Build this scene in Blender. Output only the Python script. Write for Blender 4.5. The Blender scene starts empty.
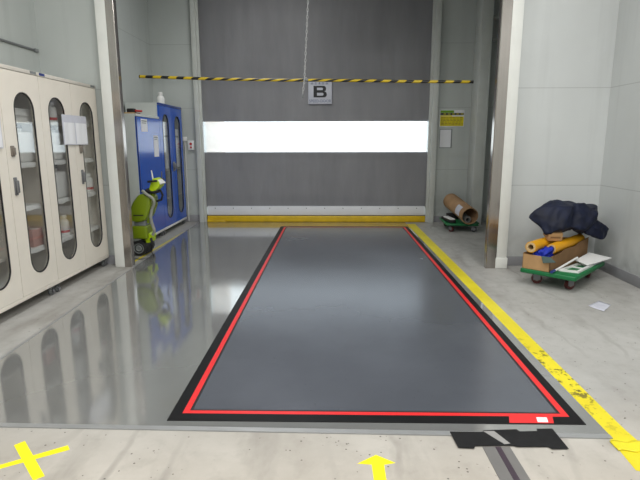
import bpy, bmesh, math, random
from mathutils import Vector, Matrix, noise
random.seed(7)
PI = math.pi
scn = bpy.context.scene
COL = scn.collection

# ------------------------------------------------------------------ materials
def srgb(r, g, b):
    def f(c):
        c /= 255.0
        return c / 12.92 if c <= 0.04045 else ((c + 0.055) / 1.055) ** 2.4
    return (f(r), f(g), f(b), 1.0)

class NT:
    """small wrapper to write node trees"""
    def __init__(s, name):
        s.m = bpy.data.materials.new(name); s.m.use_nodes = True
        s.t = s.m.node_tree; s.t.nodes.clear()
        s.out = s.n('ShaderNodeOutputMaterial')
    def n(s, kind, **kw):
        nd = s.t.nodes.new(kind)
        for k, v in kw.items(): setattr(nd, k, v)
        return nd
    def l(s, a, b): s.t.links.new(a, b)
    def pos(s): return s.n('ShaderNodeNewGeometry').outputs['Position']
    def obj(s): return s.n('ShaderNodeTexCoord').outputs['Object']
    def mapping(s, v, scale):
        m = s.n('ShaderNodeMapping'); s.l(v, m.inputs['Vector']); m.inputs['Scale'].default_value = scale
        return m.outputs['Vector']
    def noise(s, v, scale, detail=4, rough=.55):
        nn = s.n('ShaderNodeTexNoise'); s.l(v, nn.inputs['Vector'])
        nn.inputs['Scale'].default_value = scale; nn.inputs['Detail'].default_value = detail
        nn.inputs['Roughness'].default_value = rough
        return nn.outputs['Fac']
    def ramp(s, f, stops):
        r = s.n('ShaderNodeValToRGB'); s.l(f, r.inputs['Fac'])
        e = r.color_ramp.elements
        while len(e) < len(stops): e.new(.5)
        for i, (p, c) in enumerate(stops):
            e[i].position = p; e[i].color = c if hasattr(c, '__len__') else (c, c, c, 1)
        return r.outputs['Color']
    def math(s, op, a, b=None, c=None):
        m = s.n('ShaderNodeMath', operation=op)
        for i, v in enumerate((a, b, c)):
            if v is None: continue
            if isinstance(v, (int, float)): m.inputs[i].default_value = v
            else: s.l(v, m.inputs[i])
        return m.outputs[0]
    def mix(s, f, a, b, mode='MIX'):
        m = s.n('ShaderNodeMix', data_type='RGBA', blend_type=mode)
        for sock, v in ((m.inputs[0], f), (m.inputs[6], a), (m.inputs[7], b)):
            if isinstance(v, (int, float)): sock.default_value = v
            elif isinstance(v, tuple): sock.default_value = v
            else: s.l(v, sock)
        return m.outputs[2]
    def sep(s, v):
        x = s.n('ShaderNodeSeparateXYZ'); s.l(v, x.inputs[0]); return x.outputs
    def bsdf(s, color, rough=.5, metal=0., spec=.5, normal=None, coat=0., sheen=0., emit=None):
        b = s.n('ShaderNodeBsdfPrincipled')
        for k, v in (('Base Color', color), ('Roughness', rough), ('Metallic', metal), ('Specular IOR Level', spec), ('Coat Weight', coat), ('Sheen Weight', sheen)):
            if isinstance(v, (int, float, tuple)): b.inputs[k].default_value = v
            else: s.l(v, b.inputs[k])
        if normal is not None: s.l(normal, b.inputs['Normal'])
        if emit: b.inputs['Emission Color'].default_value = emit[0]; b.inputs['Emission Strength'].default_value = emit[1]
        s.l(b.outputs[0], s.out.inputs[0])
        return s.m
    def bump(s, h, strength=.2, dist=.01):
        b = s.n('ShaderNodeBump'); s.l(h, b.inputs['Height'])
        b.inputs['Strength'].default_value = strength; b.inputs['Distance'].default_value = dist
        return b.outputs[0]

def simple(name, c, rough=.5, metal=0., var=.12, scale=6, spec=.5, bump=0., coat=0.):
    """plain paint / plastic / paper with slight procedural mottling"""
    t = NT(name); c = srgb(*c); v = t.obj()
    d = tuple(x * (1 - var) for x in c[:3]) + (1,)
    f = t.noise(v, scale)
    colr = t.mix(t.ramp(f, [(.3, 0.), (.7, 1.)]), d, c)
    n = t.bump(t.noise(v, scale * 6), bump) if bump else None
    return t.bsdf(colr, rough, metal, spec, n, coat)

def wall_mat(name, c, rough=.45):
    t = NT(name); p = t.pos(); z = t.sep(p)['Z']
    base = t.mix(t.ramp(t.noise(p, .8, 5), [(.3, 0.), (.7, 1.)]), srgb(*[x * .95 for x in c]), srgb(*c))
    streak = t.noise(t.mapping(p, (6, 6, .35)), 1.0, 5)
    base = t.mix(t.ramp(streak, [(.55, 0.), (.85, .35)]), base, srgb(*[x * .8 for x in c]))
    dirt = t.math('MULTIPLY', t.ramp(z, [(0., 1.), (.5, 0.)]), t.ramp(t.noise(p, 5, 5), [(.4, 0.), (.75, .8)]))
    base = t.mix(dirt, base, srgb(*[x * .6 for x in c]))
    m = None
    for s_ in (.95, 2.03, 3.1):
        k = t.math('LESS_THAN', t.math('ABSOLUTE', t.math('SUBTRACT', z, s_)), .0045)
        m = k if m is None else t.math('MAXIMUM', m, k)
    base = t.mix(t.math('MULTIPLY', m, .3), base, srgb(*[x * .5 for x in c]))
    return t.bsdf(base, rough, 0, .4)

def concrete_mat():
    t = NT('painted_concrete'); p = t.pos(); xyz = t.sep(p)
    n1 = t.noise(p, 1.3, 8, .6); n2 = t.noise(p, 9, 6, .65); n3 = t.noise(t.mapping(p, (1.6, .5, 1)), 2.2, 6)
    front = t.ramp(t.math('MULTIPLY_ADD', xyz['Y'], -1.2, 3.4), [(0., 0.), (1., 1.)])
    a = t.mix(t.ramp(n1, [(.3, 0.), (.7, 1.)]), srgb(158, 156, 152), srgb(178, 177, 173))
    b = t.mix(t.ramp(n1, [(.3, 0.), (.7, 1.)]), srgb(160, 153, 143), srgb(190, 184, 175))
    c = t.mix(front, a, b)
    c = t.mix(t.math('MULTIPLY', t.ramp(n2, [(.5, 0.), (.8, 1.)]), .3), c, srgb(128, 123, 115))
    c = t.mix(t.math('MULTIPLY', t.ramp(n3, [(.52, 0.), (.72, 1.)]), .5), c, srgb(118, 113, 106))
    # dragged dark scuffs and specks
    w = t.n('ShaderNodeTexWave', wave_type='BANDS'); t.l(t.mapping(p, (1, .6, 1)), w.inputs['Vector'])
    w.inputs['Scale'].default_value = .9; w.inputs['Distortion'].default_value = 9; w.inputs['Detail'].default_value = 4
    c = t.mix(t.math('MULTIPLY', t.ramp(w.outputs['Fac'], [(0., .4), (.05, 0.)]), t.ramp(n1, [(.45, 0.), (.65, 1.)])), c, srgb(110, 104, 98))
    sp = t.n('ShaderNodeTexVoronoi'); t.l(p, sp.inputs['Vector']); sp.inputs['Scale'].default_value = 24
    k = t.math('MULTIPLY', t.math('LESS_THAN', sp.outputs['Distance'], .12), t.ramp(n2, [(.49, 0.), (.54, 1.)]))
    c = t.mix(t.math('MULTIPLY', k, .8), c, srgb(75, 70, 64))
    rg = t.ramp(n2, [(.3, .38), (.8, .6)])
    rg = t.mix(front, rg, (.75, .75, .75, 1))
    return t.bsdf(c, rg, 0, .35, t.bump(n2, .12, .003))

def plate_mat():
    t = NT('worn_steel_plate'); p = t.pos()
    n1 = t.noise(p, 1.1, 7); n2 = t.noise(t.mapping(p, (12, 1.2, 1)), 3, 6)
    c = t.mix(t.ramp(n1, [(.3, 0.), (.7, 1.)]), srgb(170, 171, 171), srgb(183, 184, 182))
    r = t.math('ADD', t.ramp(n1, [(.3, .06), (.75, .11)]), t.math('MULTIPLY', t.ramp(n2, [(.5, 0.), (.8, 1.)]), .05))
    h = t.noise(t.mapping(p, (1.2, .7, 1)), 1.7, 2)
    return t.bsdf(c, r, .68, .5, t.bump(h, .06, .02))

def mat_grey():
    t = NT('grey_platform_coating'); p = t.pos()
    n1 = t.noise(p, .9, 6); n2 = t.noise(p, 30, 4)
    c = t.mix(t.ramp(n1, [(.3, 0.), (.7, 1.)]), srgb(96, 100, 109), srgb(110, 114, 123))
    c = t.mix(t.math('MULTIPLY', t.ramp(n2, [(.66, 0.), (.76, 1.)]), .3), c, srgb(70, 72, 76))
    r = t.ramp(n1, [(.3, .2), (.75, .29)])
    h = t.noise(t.mapping(p, (1, .55, 1)), 1.3, 2)
    return t.bsdf(c, r, .45, .5, t.bump(h, .08, .02))

def steel_mat(name, c=(184, 178, 172), rough=.2):
    t = NT(name); v = t.obj()
    n = t.noise(t.mapping(v, (60, 60, .6)), 1.5, 4)
    col = t.mix(n, srgb(*[x * .88 for x in c]), srgb(*c))
    h = t.noise(t.mapping(v, (2, 2, 1.2)), 1.5, 2)
    return t.bsdf(col, rough, .95, .5, t.bump(h, .12, .02))

def curtain_mat():
    t = NT('grey_vinyl_curtain'); v = t.pos()
    n = t.noise(t.mapping(v, (3.2, 1, .55)), 1.6, 7, .62)
    n2 = t.noise(v, .7, 4)
    c = t.mix(t.ramp(n, [(.3, 0.), (.72, 1.)]), srgb(132, 132, 135), srgb(144, 144, 147))
    c = t.mix(t.ramp(n2, [(.35, .35), (.65, 0.)]), c, srgb(118, 118, 122))
    return t.bsdf(c, .5, 0, .4, t.bump(n, .25, .02))

def tape_worn():
    t = NT('worn_yellow_tape'); p = t.pos(); y = t.sep(p)['Y']
    n = t.noise(p, 14, 7, .7); m = t.noise(p, 2.5, 4)
    c = t.mix(t.ramp(m, [(.3, 0.), (.7, 1.)]), srgb(214, 196, 28), srgb(232, 216, 40))
    zone = t.math('MULTIPLY', t.ramp(t.math('ABSOLUTE', t.math('SUBTRACT', y, 3.0)), [(.2, 1.), (.75, .0)]), t.ramp(n, [(.53, 0.), (.59, 1.)]))
    c = t.mix(t.math('MULTIPLY', zone, .85), c, srgb(50, 46, 34))
    c = t.mix(t.math('MULTIPLY', t.ramp(n, [(.6, 0.), (.8, 1.)]), .35), c, srgb(120, 110, 60))
    return t.bsdf(c, .4, 0, .4)

def stripe_mat():
    """hazard bar: yellow and black tape wound in a spiral"""
    t = NT('hazard_spiral'); v = t.sep(t.obj())
    ang = t.math('ARCTAN2', v['Z'], v['Y'])
    f = t.math('FRACT', t.math('ADD', t.math('MULTIPLY', v['X'], 5.0), t.math('DIVIDE', ang, PI)))
    c = t.mix(t.math('GREATER_THAN', f, .52), srgb(206, 176, 24), srgb(24, 24, 24))
    return t.bsdf(c, .35)

def cloth_mat(name, c, c2):
    t = NT(name); v = t.obj()
    n = t.noise(v, 9, 6)
    return t.bsdf(t.mix(t.ramp(n, [(.3, 0.), (.7, 1.)]), srgb(*c2), srgb(*c)), .6, 0, .3, t.bump(t.noise(v, 40, 3), .2, .004), 0, .0)

def cardboard_mat(name, c):
    t = NT(name); v = t.obj()
    n = t.noise(v, 5, 6); w = t.noise(t.mapping(v, (80, 3, 3)), 2, 2)
    col = t.mix(t.ramp(n, [(.3, 0.), (.75, 1.)]), srgb(*[x * .86 for x in c]), srgb(*c))
    return t.bsdf(col, .8, 0, .2, t.bump(w, .06, .003))

def glass_mat(name, tint=(.985, .99, .985), refl=.08, rough=.03):
    t = NT(name)
    a = t.n('ShaderNodeBsdfTransparent'); a.inputs[0].default_value = tint + (1,)
    g = t.n('ShaderNodeBsdfGlossy'); g.inputs['Roughness'].default_value = rough
    v = t.noise(t.obj(), 3, 3)
    f = t.n('ShaderNodeLayerWeight'); f.inputs['Blend'].default_value = .3
    fac = t.math('ADD', t.math('MULTIPLY', f.outputs['Fresnel'], .35), t.math('MULTIPLY', v, refl))
    mx = t.n('ShaderNodeMixShader'); t.l(fac, mx.inputs[0]); t.l(a.outputs[0], mx.inputs[1]); t.l(g.outputs[0], mx.inputs[2])
    t.l(mx.outputs[0], t.out.inputs[0])
    return t.m

def vinyl_mat():
    t = NT('clear_vinyl_window')
    a = t.n('ShaderNodeBsdfTransparent'); b = t.n('ShaderNodeBsdfTranslucent'); b.inputs[0].default_value = (.92, .95, .96, 1)
    n = t.noise(t.pos(), 2, 3)
    mx = t.n('ShaderNodeMixShader'); t.l(t.ramp(n, [(.3, .25), (.7, .4)]), mx.inputs[0])
    t.l(a.outputs[0], mx.inputs[1]); t.l(b.outputs[0], mx.inputs[2]); t.l(mx.outputs[0], t.out.inputs[0])
    return t.m

def lamp_mat():
    t = NT('lamp_diffuser'); e = t.n('ShaderNodeEmission'); e.inputs[0].default_value = (1, .985, .95, 1); e.inputs[1].default_value = 16
    t.l(e.outputs[0], t.out.inputs[0]); return t.m

M = dict(
    wall=wall_mat('grey_wall_panel', (194, 199, 196)), wall_w=wall_mat('pale_wall_panel', (205, 208, 207)), concrete=concrete_mat(), plate=plate_mat(), grey=mat_grey(),
    ceil=simple('ceiling_paint', (200, 202, 200), .8), base=simple('grey_baseboard', (150, 150, 154), .5),
    post=simple('white_post_paint', (226, 227, 222), .4, var=.06), frame=simple('door_frame_paint', (204, 207, 202), .4, var=.08),
    ss=steel_mat('brushed_stainless'), edge=simple('edge_steel', (172, 173, 174), .42, .55), chain=simple('chain_steel', (205, 205, 205), .4, .2),
    curtain=curtain_mat(), vinyl=vinyl_mat(), beam=simple('white_beam', (232, 234, 238), .4, var=.05),
    yel=simple('safety_yellow', (226, 186, 20), .45, var=.2, scale=9), tape=tape_worn(), ytape=simple('bright_yellow_tape', (250, 236, 10), .5, var=.06),
    black=simple('black_border', (17, 17, 19), .45, var=.3, spec=.2), red=simple('red_line', (226, 40, 42), .4, var=.08), btape=simple('black_tape', (27, 27, 29), .55, var=.5, scale=20, spec=.25),
    gtape=simple('grey_tape', (112, 110, 108), .55), ptape=simple('purple_line', (58, 44, 56), .55), gtape2=simple('pale_grey_tape', (150, 148, 146), .5),
    hazard=stripe_mat(), cream=simple('cream_cabinet_enamel', (231, 224, 212), .35, var=.04), cream2=simple('cream_rail', (214, 208, 198), .4, var=.05), creamin=simple('cabinet_inside', (246, 240, 230), .5, var=.04),
    white=simple('white_plastic', (236, 236, 234), .4, var=.04), paper=simple('paper', (236, 237, 241), .7, var=.04), pocket=simple('paper_pocket', (206, 207, 218), .35, var=.1, scale=14),
    glass=glass_mat('cabinet_glass'), dark=simple('dark_rubber', (34, 33, 34), .6, var=.2), hw=simple('grey_lock', (140, 132, 124), .35, .5), hw2=simple('dark_lever', (128, 129, 132), .35, .5),
    blue=simple('blue_enamel', (10, 84, 192), .2, var=.06, coat=.15), bluedk=simple('blue_edge', (26, 58, 140), .3), side=simple('pale_grey_side', (206, 210, 206), .4, var=.06),
    lime=simple('lime_plastic', (120, 140, 8), .38, var=.12), lime2=simple('bright_lime_plastic', (186, 214, 10), .38, var=.08), hose=simple('grey_hose', (150, 152, 140), .5),
    green=simple('green_plastic', (18, 112, 62), .42, var=.12), wheelred=simple('dark_red_wheel', (84, 32, 30), .45), navy=cloth_mat('navy_cloth', (20, 28, 54), (10, 14, 30)),
    bag=cloth_mat('blue_bag', (34, 56, 190), (20, 36, 130)), card=cardboard_mat('cardboard', (198, 158, 112)), cardd=cardboard_mat('dark_cardboard', (140, 108, 76)),
    tubeyel=simple('yellow_tube', (226, 162, 20), .45, var=.1), tan=simple('tan_core', (206, 176, 128), .7), teal=simple('dark_teal_flap', (64, 84, 80), .6),
    brown=cardboard_mat('kraft_tube', (178, 142, 106)), grey2=simple('grey_plastic', (128, 132, 132), .5), redp=simple('red_plastic', (200, 46, 44), .4), lamp=lamp_mat(),
    peach=simple('peach_wall', (240, 212, 190), .8), pave=simple('outdoor_paving', (220, 222, 222), .8), greenp=simple('green_header', (120, 170, 40), .5), syel=simple('sign_yellow', (236, 220, 24), .45),
    signgrey=simple('sign_plate', (196, 198, 208), .4, var=.04), ink=simple('black_ink', (24, 24, 28), .5), bink=simple('blue_grey_ink', (96, 108, 140), .5), tinyblue=simple('blue_tag', (44, 62, 130), .4),
    wood=simple('brown_board', (112, 74, 56), .6), pink=simple('pink_carton', (206, 158, 148), .6), shelf=simple('shelf_enamel', (236, 230, 220), .4, var=.05), liner=simple('shelf_liner', (232, 232, 230), .5, var=.08),
    dim=simple('pale_grey_paint', (170, 173, 170), .5))

# ------------------------------------------------------------------ mesh helpers
class MB:
    """collects shapes into one bmesh"""
    def __init__(s): s.bm = bmesh.new()
    def _xf(s, vs, mtx):
        if mtx is not None: bmesh.ops.transform(s.bm, matrix=mtx, verts=vs)
    def box(s, x0, x1, y0, y1, z0, z1, bev=0., seg=2, mtx=None):
        r = bmesh.ops.create_cube(s.bm, size=1.0); vs = r['verts']
        bmesh.ops.transform(s.bm, matrix=Matrix.Translation(((x0 + x1) / 2, (y0 + y1) / 2, (z0 + z1) / 2)) @ Matrix.Diagonal((x1 - x0, y1 - y0, z1 - z0, 1)), verts=vs)
        if bev > 0:
            es = list({e for v in vs for e in v.link_edges})
            rb = bmesh.ops.bevel(s.bm, geom=es, offset=bev, segments=seg, profile=.5, affect='EDGES')
            vs = list({v for f in rb['faces'] for v in f.verts} | {v for v in vs if v.is_valid})
        s._xf(vs, mtx); return s
    def cyl(s, p0, p1, r0, r1=None, seg=20, caps=True):
        r1 = r0 if r1 is None else r1
        p0, p1 = Vector(p0), Vector(p1); d = p1 - p0
        r = bmesh.ops.create_cone(s.bm, cap_ends=caps, segments=seg, radius1=r0, radius2=r1, depth=d.length)
        q = d.to_track_quat('Z', 'Y').to_matrix().to_4x4()
        bmesh.ops.transform(s.bm, matrix=Matrix.Translation((p0 + p1) / 2) @ q, verts=r['verts']); return s
    def pipe(s, p0, p1, ro, ri, seg=32):
        """hollow tube"""
        p0, p1 = Vector(p0), Vector(p1); d = (p1 - p0)
        q = d.to_track_quat('Z', 'Y').to_matrix().to_4x4(); L = d.length
        rings = []
        for (r, z) in ((ro, 0), (ro, L), (ri, L), (ri, 0)):
            rings.append([s.bm.verts.new(Matrix.Translation(p0) @ q @ Vector((r * math.cos(2 * PI * k / seg), r * math.sin(2 * PI * k / seg), z))) for k in range(seg)])
        for i in range(4):
            a, b = rings[i], rings[(i + 1) % 4]
            for k in range(seg): s.bm.faces.new((a[k], a[(k + 1) % seg], b[(k + 1) % seg], b[k]))
        return s
    def lathe(s, prof, c=(0, 0, 0), seg=24, mtx=None):
        rings = []; new = []
        for r, z in prof:
            ring = [s.bm.verts.new((c[0] + r * math.cos(2 * PI * k / seg), c[1] + r * math.sin(2 * PI * k / seg), c[2] + z)) for k in range(seg)]
            rings.append(ring); new += ring
        for a, b in zip(rings, rings[1:]):
            for k in range(seg): s.bm.faces.new((a[k], a[(k + 1) % seg], b[(k + 1) % seg], b[k]))
        for ring in (rings[0], rings[-1]): s.bm.faces.new(ring)
        s._xf(new, mtx); return s
    def tube(s, pts, r, seg=10, closed=False):
        pts = [Vector(p) for p in pts]; n = len(pts); rings = []
        up = Vector((.13, .21, .97))
        for i, p in enumerate(pts):
            a = pts[(i - 1) % n] if (closed or i > 0) else p
            b = pts[(i + 1) % n] if (closed or i < n - 1) else p
            d = (b - a).normalized(); u = d.cross(up).normalized(); w = u.cross(d)
            rr = r[i] if hasattr(r, '__len__') else r
            rings.append([s.bm.verts.new(p + u * rr * math.cos(2 * PI * k / seg) + w * rr * math.sin(2 * PI * k / seg)) for k in range(seg)])
        prs = list(zip(rings, rings[1:])) + ([(rings[-1], rings[0])] if closed else [])
        for a, b in prs:
            for k in range(seg): s.bm.faces.new((a[k], a[(k + 1) % seg], b[(k + 1) % seg], b[k]))
        if not closed:
            s.bm.faces.new(rings[0]); s.bm.faces.new(rings[-1])
        return s
    def prism(s, pts, vec):
        """polygon (3D points) extruded along vec"""
        v = Vector(vec); a = [s.bm.verts.new(p) for p in pts]; b = [s.bm.verts.new(Vector(p) + v) for p in pts]
        s.bm.faces.new(a); s.bm.faces.new(b[::-1]); n = len(a)
        for k in range(n): s.bm.faces.new((a[k], b[k], b[(k + 1) % n], a[(k + 1) % n]))
        return s
    def plate_hole(s, outer, holes, vec):
        """flat plate with holes, extruded"""
        es = []; 
        for loop in [outer] + holes:
            vs = [s.bm.verts.new(p) for p in loop]
            es += [s.bm.edges.new((vs[k], vs[(k + 1) % len(vs)])) for k in range(len(vs))]
        r = bmesh.ops.triangle_fill(s.bm, use_beauty=True, use_dissolve=False, edges=es)
        fs = [g for g in r['geom'] if isinstance(g, bmesh.types.BMFace)]
        e = bmesh.ops.extrude_face_region(s.bm, geom=fs)
        bmesh.ops.translate(s.bm, vec=vec, verts=[g for g in e['geom'] if isinstance(g, bmesh.types.BMVert)])
        return s
    def ring(s, inner, outer, vec):
        """two same-length loops bridged and extruded"""
        v = Vector(vec); n = len(inner)
        L = [[s.bm.verts.new(Vector(p) + o) for p in lp] for o in (Vector(), v) for lp in (inner, outer)]
        for a, b in ((0, 1), (1, 3), (3, 2), (2, 0)):
            for k in range(n): s.bm.faces.new((L[a][k], L[a][(k + 1) % n], L[b][(k + 1) % n], L[b][k]))
        return s
    def build(s, name, mat, parent=None, smooth=True, ang=35):
        bmesh.ops.recalc_face_normals(s.bm, faces=s.bm.faces)
        me = bpy.data.meshes.new(name); s.bm.to_mesh(me); s.bm.free()
        me.materials.append(M[mat] if isinstance(mat, str) else mat)
        if smooth:
            me.shade_smooth(); me.set_sharp_from_angle(angle=math.radians(ang))
        o = bpy.data.objects.new(name, me); COL.objects.link(o)
        if parent is not None: o.parent = parent
        return o

def tag(o, label=None, cat=None, group=None, kind=None):
    if label: o['label'] = label
    if cat: o['category'] = cat
    if group: o['group'] = group
    if kind: o['kind'] = kind
    return o
def empty(name, loc=(0, 0, 0), rz=0., label=None, cat=None, group=None, kind=None):
    o = bpy.data.objects.new(name, None); COL.objects.link(o); o.location = loc; o.rotation_euler = (0, 0, rz)
    o.empty_display_size = .1
    return tag(o, label, cat, group, kind)
def struct(name, mb, mat, **k): return tag(mb.build(name, mat, **k), kind='structure')
def copy_tree(o, parent=None):
    c = o.copy(); COL.objects.link(c)
    if parent is not None: c.parent = parent
    for ch in list(o.children): copy_tree(ch, c)
    return c
def settle(o):
    """move the origin of a single-mesh thing to the base of its shape"""
    me = o.data; xs = [v.co for v in me.vertices]
    c = Vector(((min(v.x for v in xs) + max(v.x for v in xs)) / 2, (min(v.y for v in xs) + max(v.y for v in xs)) / 2, min(v.z for v in xs)))
    me.transform(Matrix.Translation(-c)); o.location = c
    return o
def thing(name, mb, mat, label, cat, group=None, **k): return tag(settle(mb.build(name, mat, **k)), label, cat, group)
def text_mesh(name, body, size, mat, parent, loc, rot, ext=.001, off=0.):
    cu = bpy.data.curves.new(name, 'FONT'); cu.body = body; cu.size = size; cu.align_x = 'CENTER'; cu.align_y = 'CENTER'; cu.extrude = ext; cu.offset = off
    t = bpy.data.objects.new(name, cu); COL.objects.link(t)
    me = bpy.data.meshes.new_from_object(t.evaluated_get(bpy.context.evaluated_depsgraph_get()))
    bpy.data.objects.remove(t); bpy.data.curves.remove(cu)
    me.materials.clear(); me.materials.append(M[mat])
    o = bpy.data.objects.new(name, me); COL.objects.link(o); o.parent = parent; o.location = loc; o.rotation_euler = rot
    return o
def flat(pts, z0=0., h=.001): return MB().prism([(x, y, z0) for x, y in pts], (0, 0, h))
def stadium(cy, z0, z1, hw, x, n=14):
    """stadium outline in the plane X = x"""
    out = []
    for k in range(n + 1):
        a = PI * k / n; out.append((x, cy + hw * math.cos(a), z1 - hw + hw * math.sin(a)))
    for k in range(n + 1):
        a = PI + PI * k / n; out.append((x, cy + hw * math.cos(a), z0 + hw + hw * math.sin(a)))
    return out

# ------------------------------------------------------------------ the setting
CH = 4.3                      # ceiling height
YP, YB = 5.90, 9.20           # partition and back wall
struct('floor', MB().box(-3.5, 3.4, -5.2, 9.45, -.2, 0), 'concrete')
struct('ceiling', MB().box(-3.5, 3.4, -5.2, 9.45, CH, CH + .15), 'ceil')
struct('wall_left', MB().box(-3.5, -3.27, -5, YP + .15, 0, CH), 'wall')
struct('wall_right', MB().box(3.1, 3.35, -5, YP + .15, 0, CH), 'wall_w')
struct('wall_front', MB().box(-3.5, 3.35, -5.2, -5, 0, CH), 'wall_w')
struct('wall_inner_left', MB().box(-3.4, -3.14, YP + .15, YB, 0, CH), 'wall')
struct('wall_inner_right', MB().box(2.95, 3.1, YP + .15, YB, 0, CH), 'wall')
struct('wall_partition_left', MB().box(-3.27, -2.44, YP, YP + .15, 0, CH), 'wall')
struct('wall_partition_right', MB().box(1.9, 3.1, YP, YP + .15, 0, CH), 'wall_w')
struct('wall_partition_upper', MB().box(-2.44, 1.9, YP, YP + .15, 3.5, CH), 'wall')
DL, DR = -2.27, 1.72          # clear door opening
struct('wall_back', MB().box(-3.4, DL - .02, YB, YB + .25, 0, CH).box(DR + .02, 3.35, YB, YB + .25, 0, CH).box(DL - .02, DR + .02, YB, YB + .25, 4.1, CH), 'wall')
for nm, b in (('baseboard_partition_right', (2.06, 3.1, YP - .012, YP, 0, .11)), ('baseboard_right', (3.088, 3.1, -5, YP - .012, 0, .11)), ('baseboard_back_right', (1.865, 2.45, YB - .012, YB, 0, .11)),
              ('baseboard_back_left', (-3.14, -2.395, YB - .012, YB, 0, .13)), ('baseboard_inner_right', (2.938, 2.95, YP + .15, YB - .012, 0, .11)), ('baseboard_left', (-3.27, -3.258, -5, YP, 0, .11)), ('baseboard_partition_left', (-3.258, -2.56, YP - .012, YP, 0, .11))):
    struct(nm, MB().box(*b, bev=.003), 'base')
# posts of the portal: white painted casing and stainless corner guard
t = struct('trim_1', MB().box(-2.535, -2.42, 5.75, YP, 0, CH, .006), 'post')
MB().prism([(-2.42, 5.748, 0), (-2.338, 5.748, 0), (-2.33, 5.756, 0), (-2.33, 5.83, 0), (-2.42, 5.83, 0)], (0, 0, CH)).build('corner_guard', 'ss', t)['label'] = 'brushed stainless corner guard'
t = struct('trim_2', MB().box(1.915, 2.035, 5.75, YP, .12, CH, .006).box(1.908, 2.045, 5.742, YP, 0, .125, .006), 'post')
MB().prism([(1.915, 5.748, 0), (1.808, 5.748, 0), (1.80, 5.756, 0), (1.80, 5.83, 0), (1.915, 5.83, 0)], (0, 0, CH)).build('corner_guard', 'ss', t)['label'] = 'brushed stainless corner guard'
# column standing in the back right corner
struct('trim_3', MB().box(2.45, 2.63, 8.80, YB, 0, CH, .006), 'frame')
# door frame
struct('trim_4', MB().box(-2.39, -2.31, YB - .10, YB, 0, CH - .05, .005).box(-2.315, DL + .0, YB - .05, YB, 0, CH - .05, .003), 'frame')
struct('trim_5', MB().box(1.765, 1.86, YB - .10, YB, 0, CH - .05, .005).box(DR, 1.77, YB - .05, YB, 0, CH - .05, .003), 'frame')
# cable rungs high in the slot beside the column
struct('trim_6', MB().box(2.62, 2.955, 8.9, 8.95, 3.42, 3.47).box(2.62, 2.955, 8.9, 8.95, 3.08, 3.13), 'dim')
# roll-up door
d = empty('door_1', ((DL + DR) / 2, YB + .06, 0), kind='structure')
w2 = (DR - DL) / 2; ws = w2 + .019
def sheet(z0, z1, nx=90, nz=24):
    mb = MB(); g = []
    for j in range(nz + 1):
        z = z0 + (z1 - z0) * j / nz; row = []
        for i in range(nx + 1):
            x = -ws + 2 * ws * i / nx
            y = .012 * noise.noise(Vector((x * 2.2, z * .35, 1.7))) + .006 * noise.noise(Vector((x * 6, z * .8, 4.)))
            row.append(mb.bm.verts.new((x, y, z)))
        g.append(row)
    for j in range(nz):
        for i in range(nx): mb.bm.faces.new((g[j][i], g[j][i + 1], g[j + 1][i + 1], g[j + 1][i]))
    return mb
sheet(1.80, 4.1).build('curtain', 'curtain', d, ang=180)
sheet(.26, 1.262).build('curtain', 'curtain', d, ang=180)
MB().box(-ws, ws, -.003, .003, 1.255, 1.805).build('window_pane', 'vinyl', d)['label'] = 'long clear vinyl window strip'
MB().box(-w2 + .004, w2 - .004, -.055, .02, .12, .285, .006).build('bottom_beam', 'beam', d)['label'] = 'white bottom beam'
mb = MB()
for k in range(12): mb.cyl((-w2 + .15 + k * .335, -.06, .25), (-w2 + .15 + k * .335, -.05, .25), .009, seg=10)
mb.build('bolt', 'grey2', d)
MB().box(-ws, ws, -.02, .02, .0, .125, .004).build('seal_strip', 'dark', d)
# outside, seen through the vinyl
struct('ground_outside', MB().box(-9, 9, YB + .25, 22, -.25, -.05), 'pave')
struct('wall_outside', MB().box(-3.2, -2.35, 11.0, 11.4, -.1, 4), 'peach')

# ------------------------------------------------------------------ floor fittings
pl = tag(settle(MB().prism([(-2.22, 2.375, 0.), (1.40, 2.318, 0.), (1.352, 9.14, 0.), (-2.42, 9.14, 0.)], (0, 0, .004)).build('steel_floor_plate', 'plate')), 'large glossy grey steel floor plate in front of the shutter', 'floor plate')
e = MB().prism([(-2.22, 2.36, 0), (1.40, 2.303, 0), (1.40, 2.34, 0), (-2.22, 2.395, 0)], (0, 0, .006)).build('edge_strip', 'edge'); e.parent = pl; e.data.transform(Matrix.Translation(-pl.location)); e['label'] = 'brighter worn front edge strip'
e = MB().prism([(-2.232, 2.40, 0), (-2.205, 2.40, 0), (-2.408, 9.14, 0), (-2.432, 9.14, 0)], (0, 0, .005)).build('edge_strip', 'edge'); e.parent = pl; e.data.transform(Matrix.Translation(-pl.location))
X0, X1, Y0, Y1 = -.862, 1.328, 2.425, 8.65
m = empty('floor_platform', ((X0 + X1) / 2, (Y0 + Y1) / 2, .004), label='dark grey rectangular platform outlined by a red line and black border', cat='platform')
def rloop(a, b, c, d_, z): 
    cx, cy = (X0 + X1) / 2, (Y0 + Y1) / 2
    return [(a - cx, c - cy, z), (b - cx, c - cy, z), (b - cx, d_ - cy, z), (a - cx, d_ - cy, z)]
r_out = (-.80, 1.275, 2.497, 8.585); r_in = (-.767, 1.240, 2.527, 8.56); g_in = (-.752, 1.224, 2.54, 8.55)
MB().ring(rloop(*r_out, 0), rloop(X0, X1, Y0, Y1, 0), (0, 0, .003)).build('border', 'black', m, smooth=False)
MB().ring(rloop(*r_in, 0), rloop(*r_out, 0), (0, 0, .0032)).build('outline', 'red', m, smooth=False)
MB().ring(rloop(*g_in, 0), rloop(*r_in, 0), (0, 0, .003)).build('groove', 'ink', m, smooth=False)
MB().prism(rloop(*g_in, 0), (0, 0, .003)).build('panel', 'grey', m, smooth=False)
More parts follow.
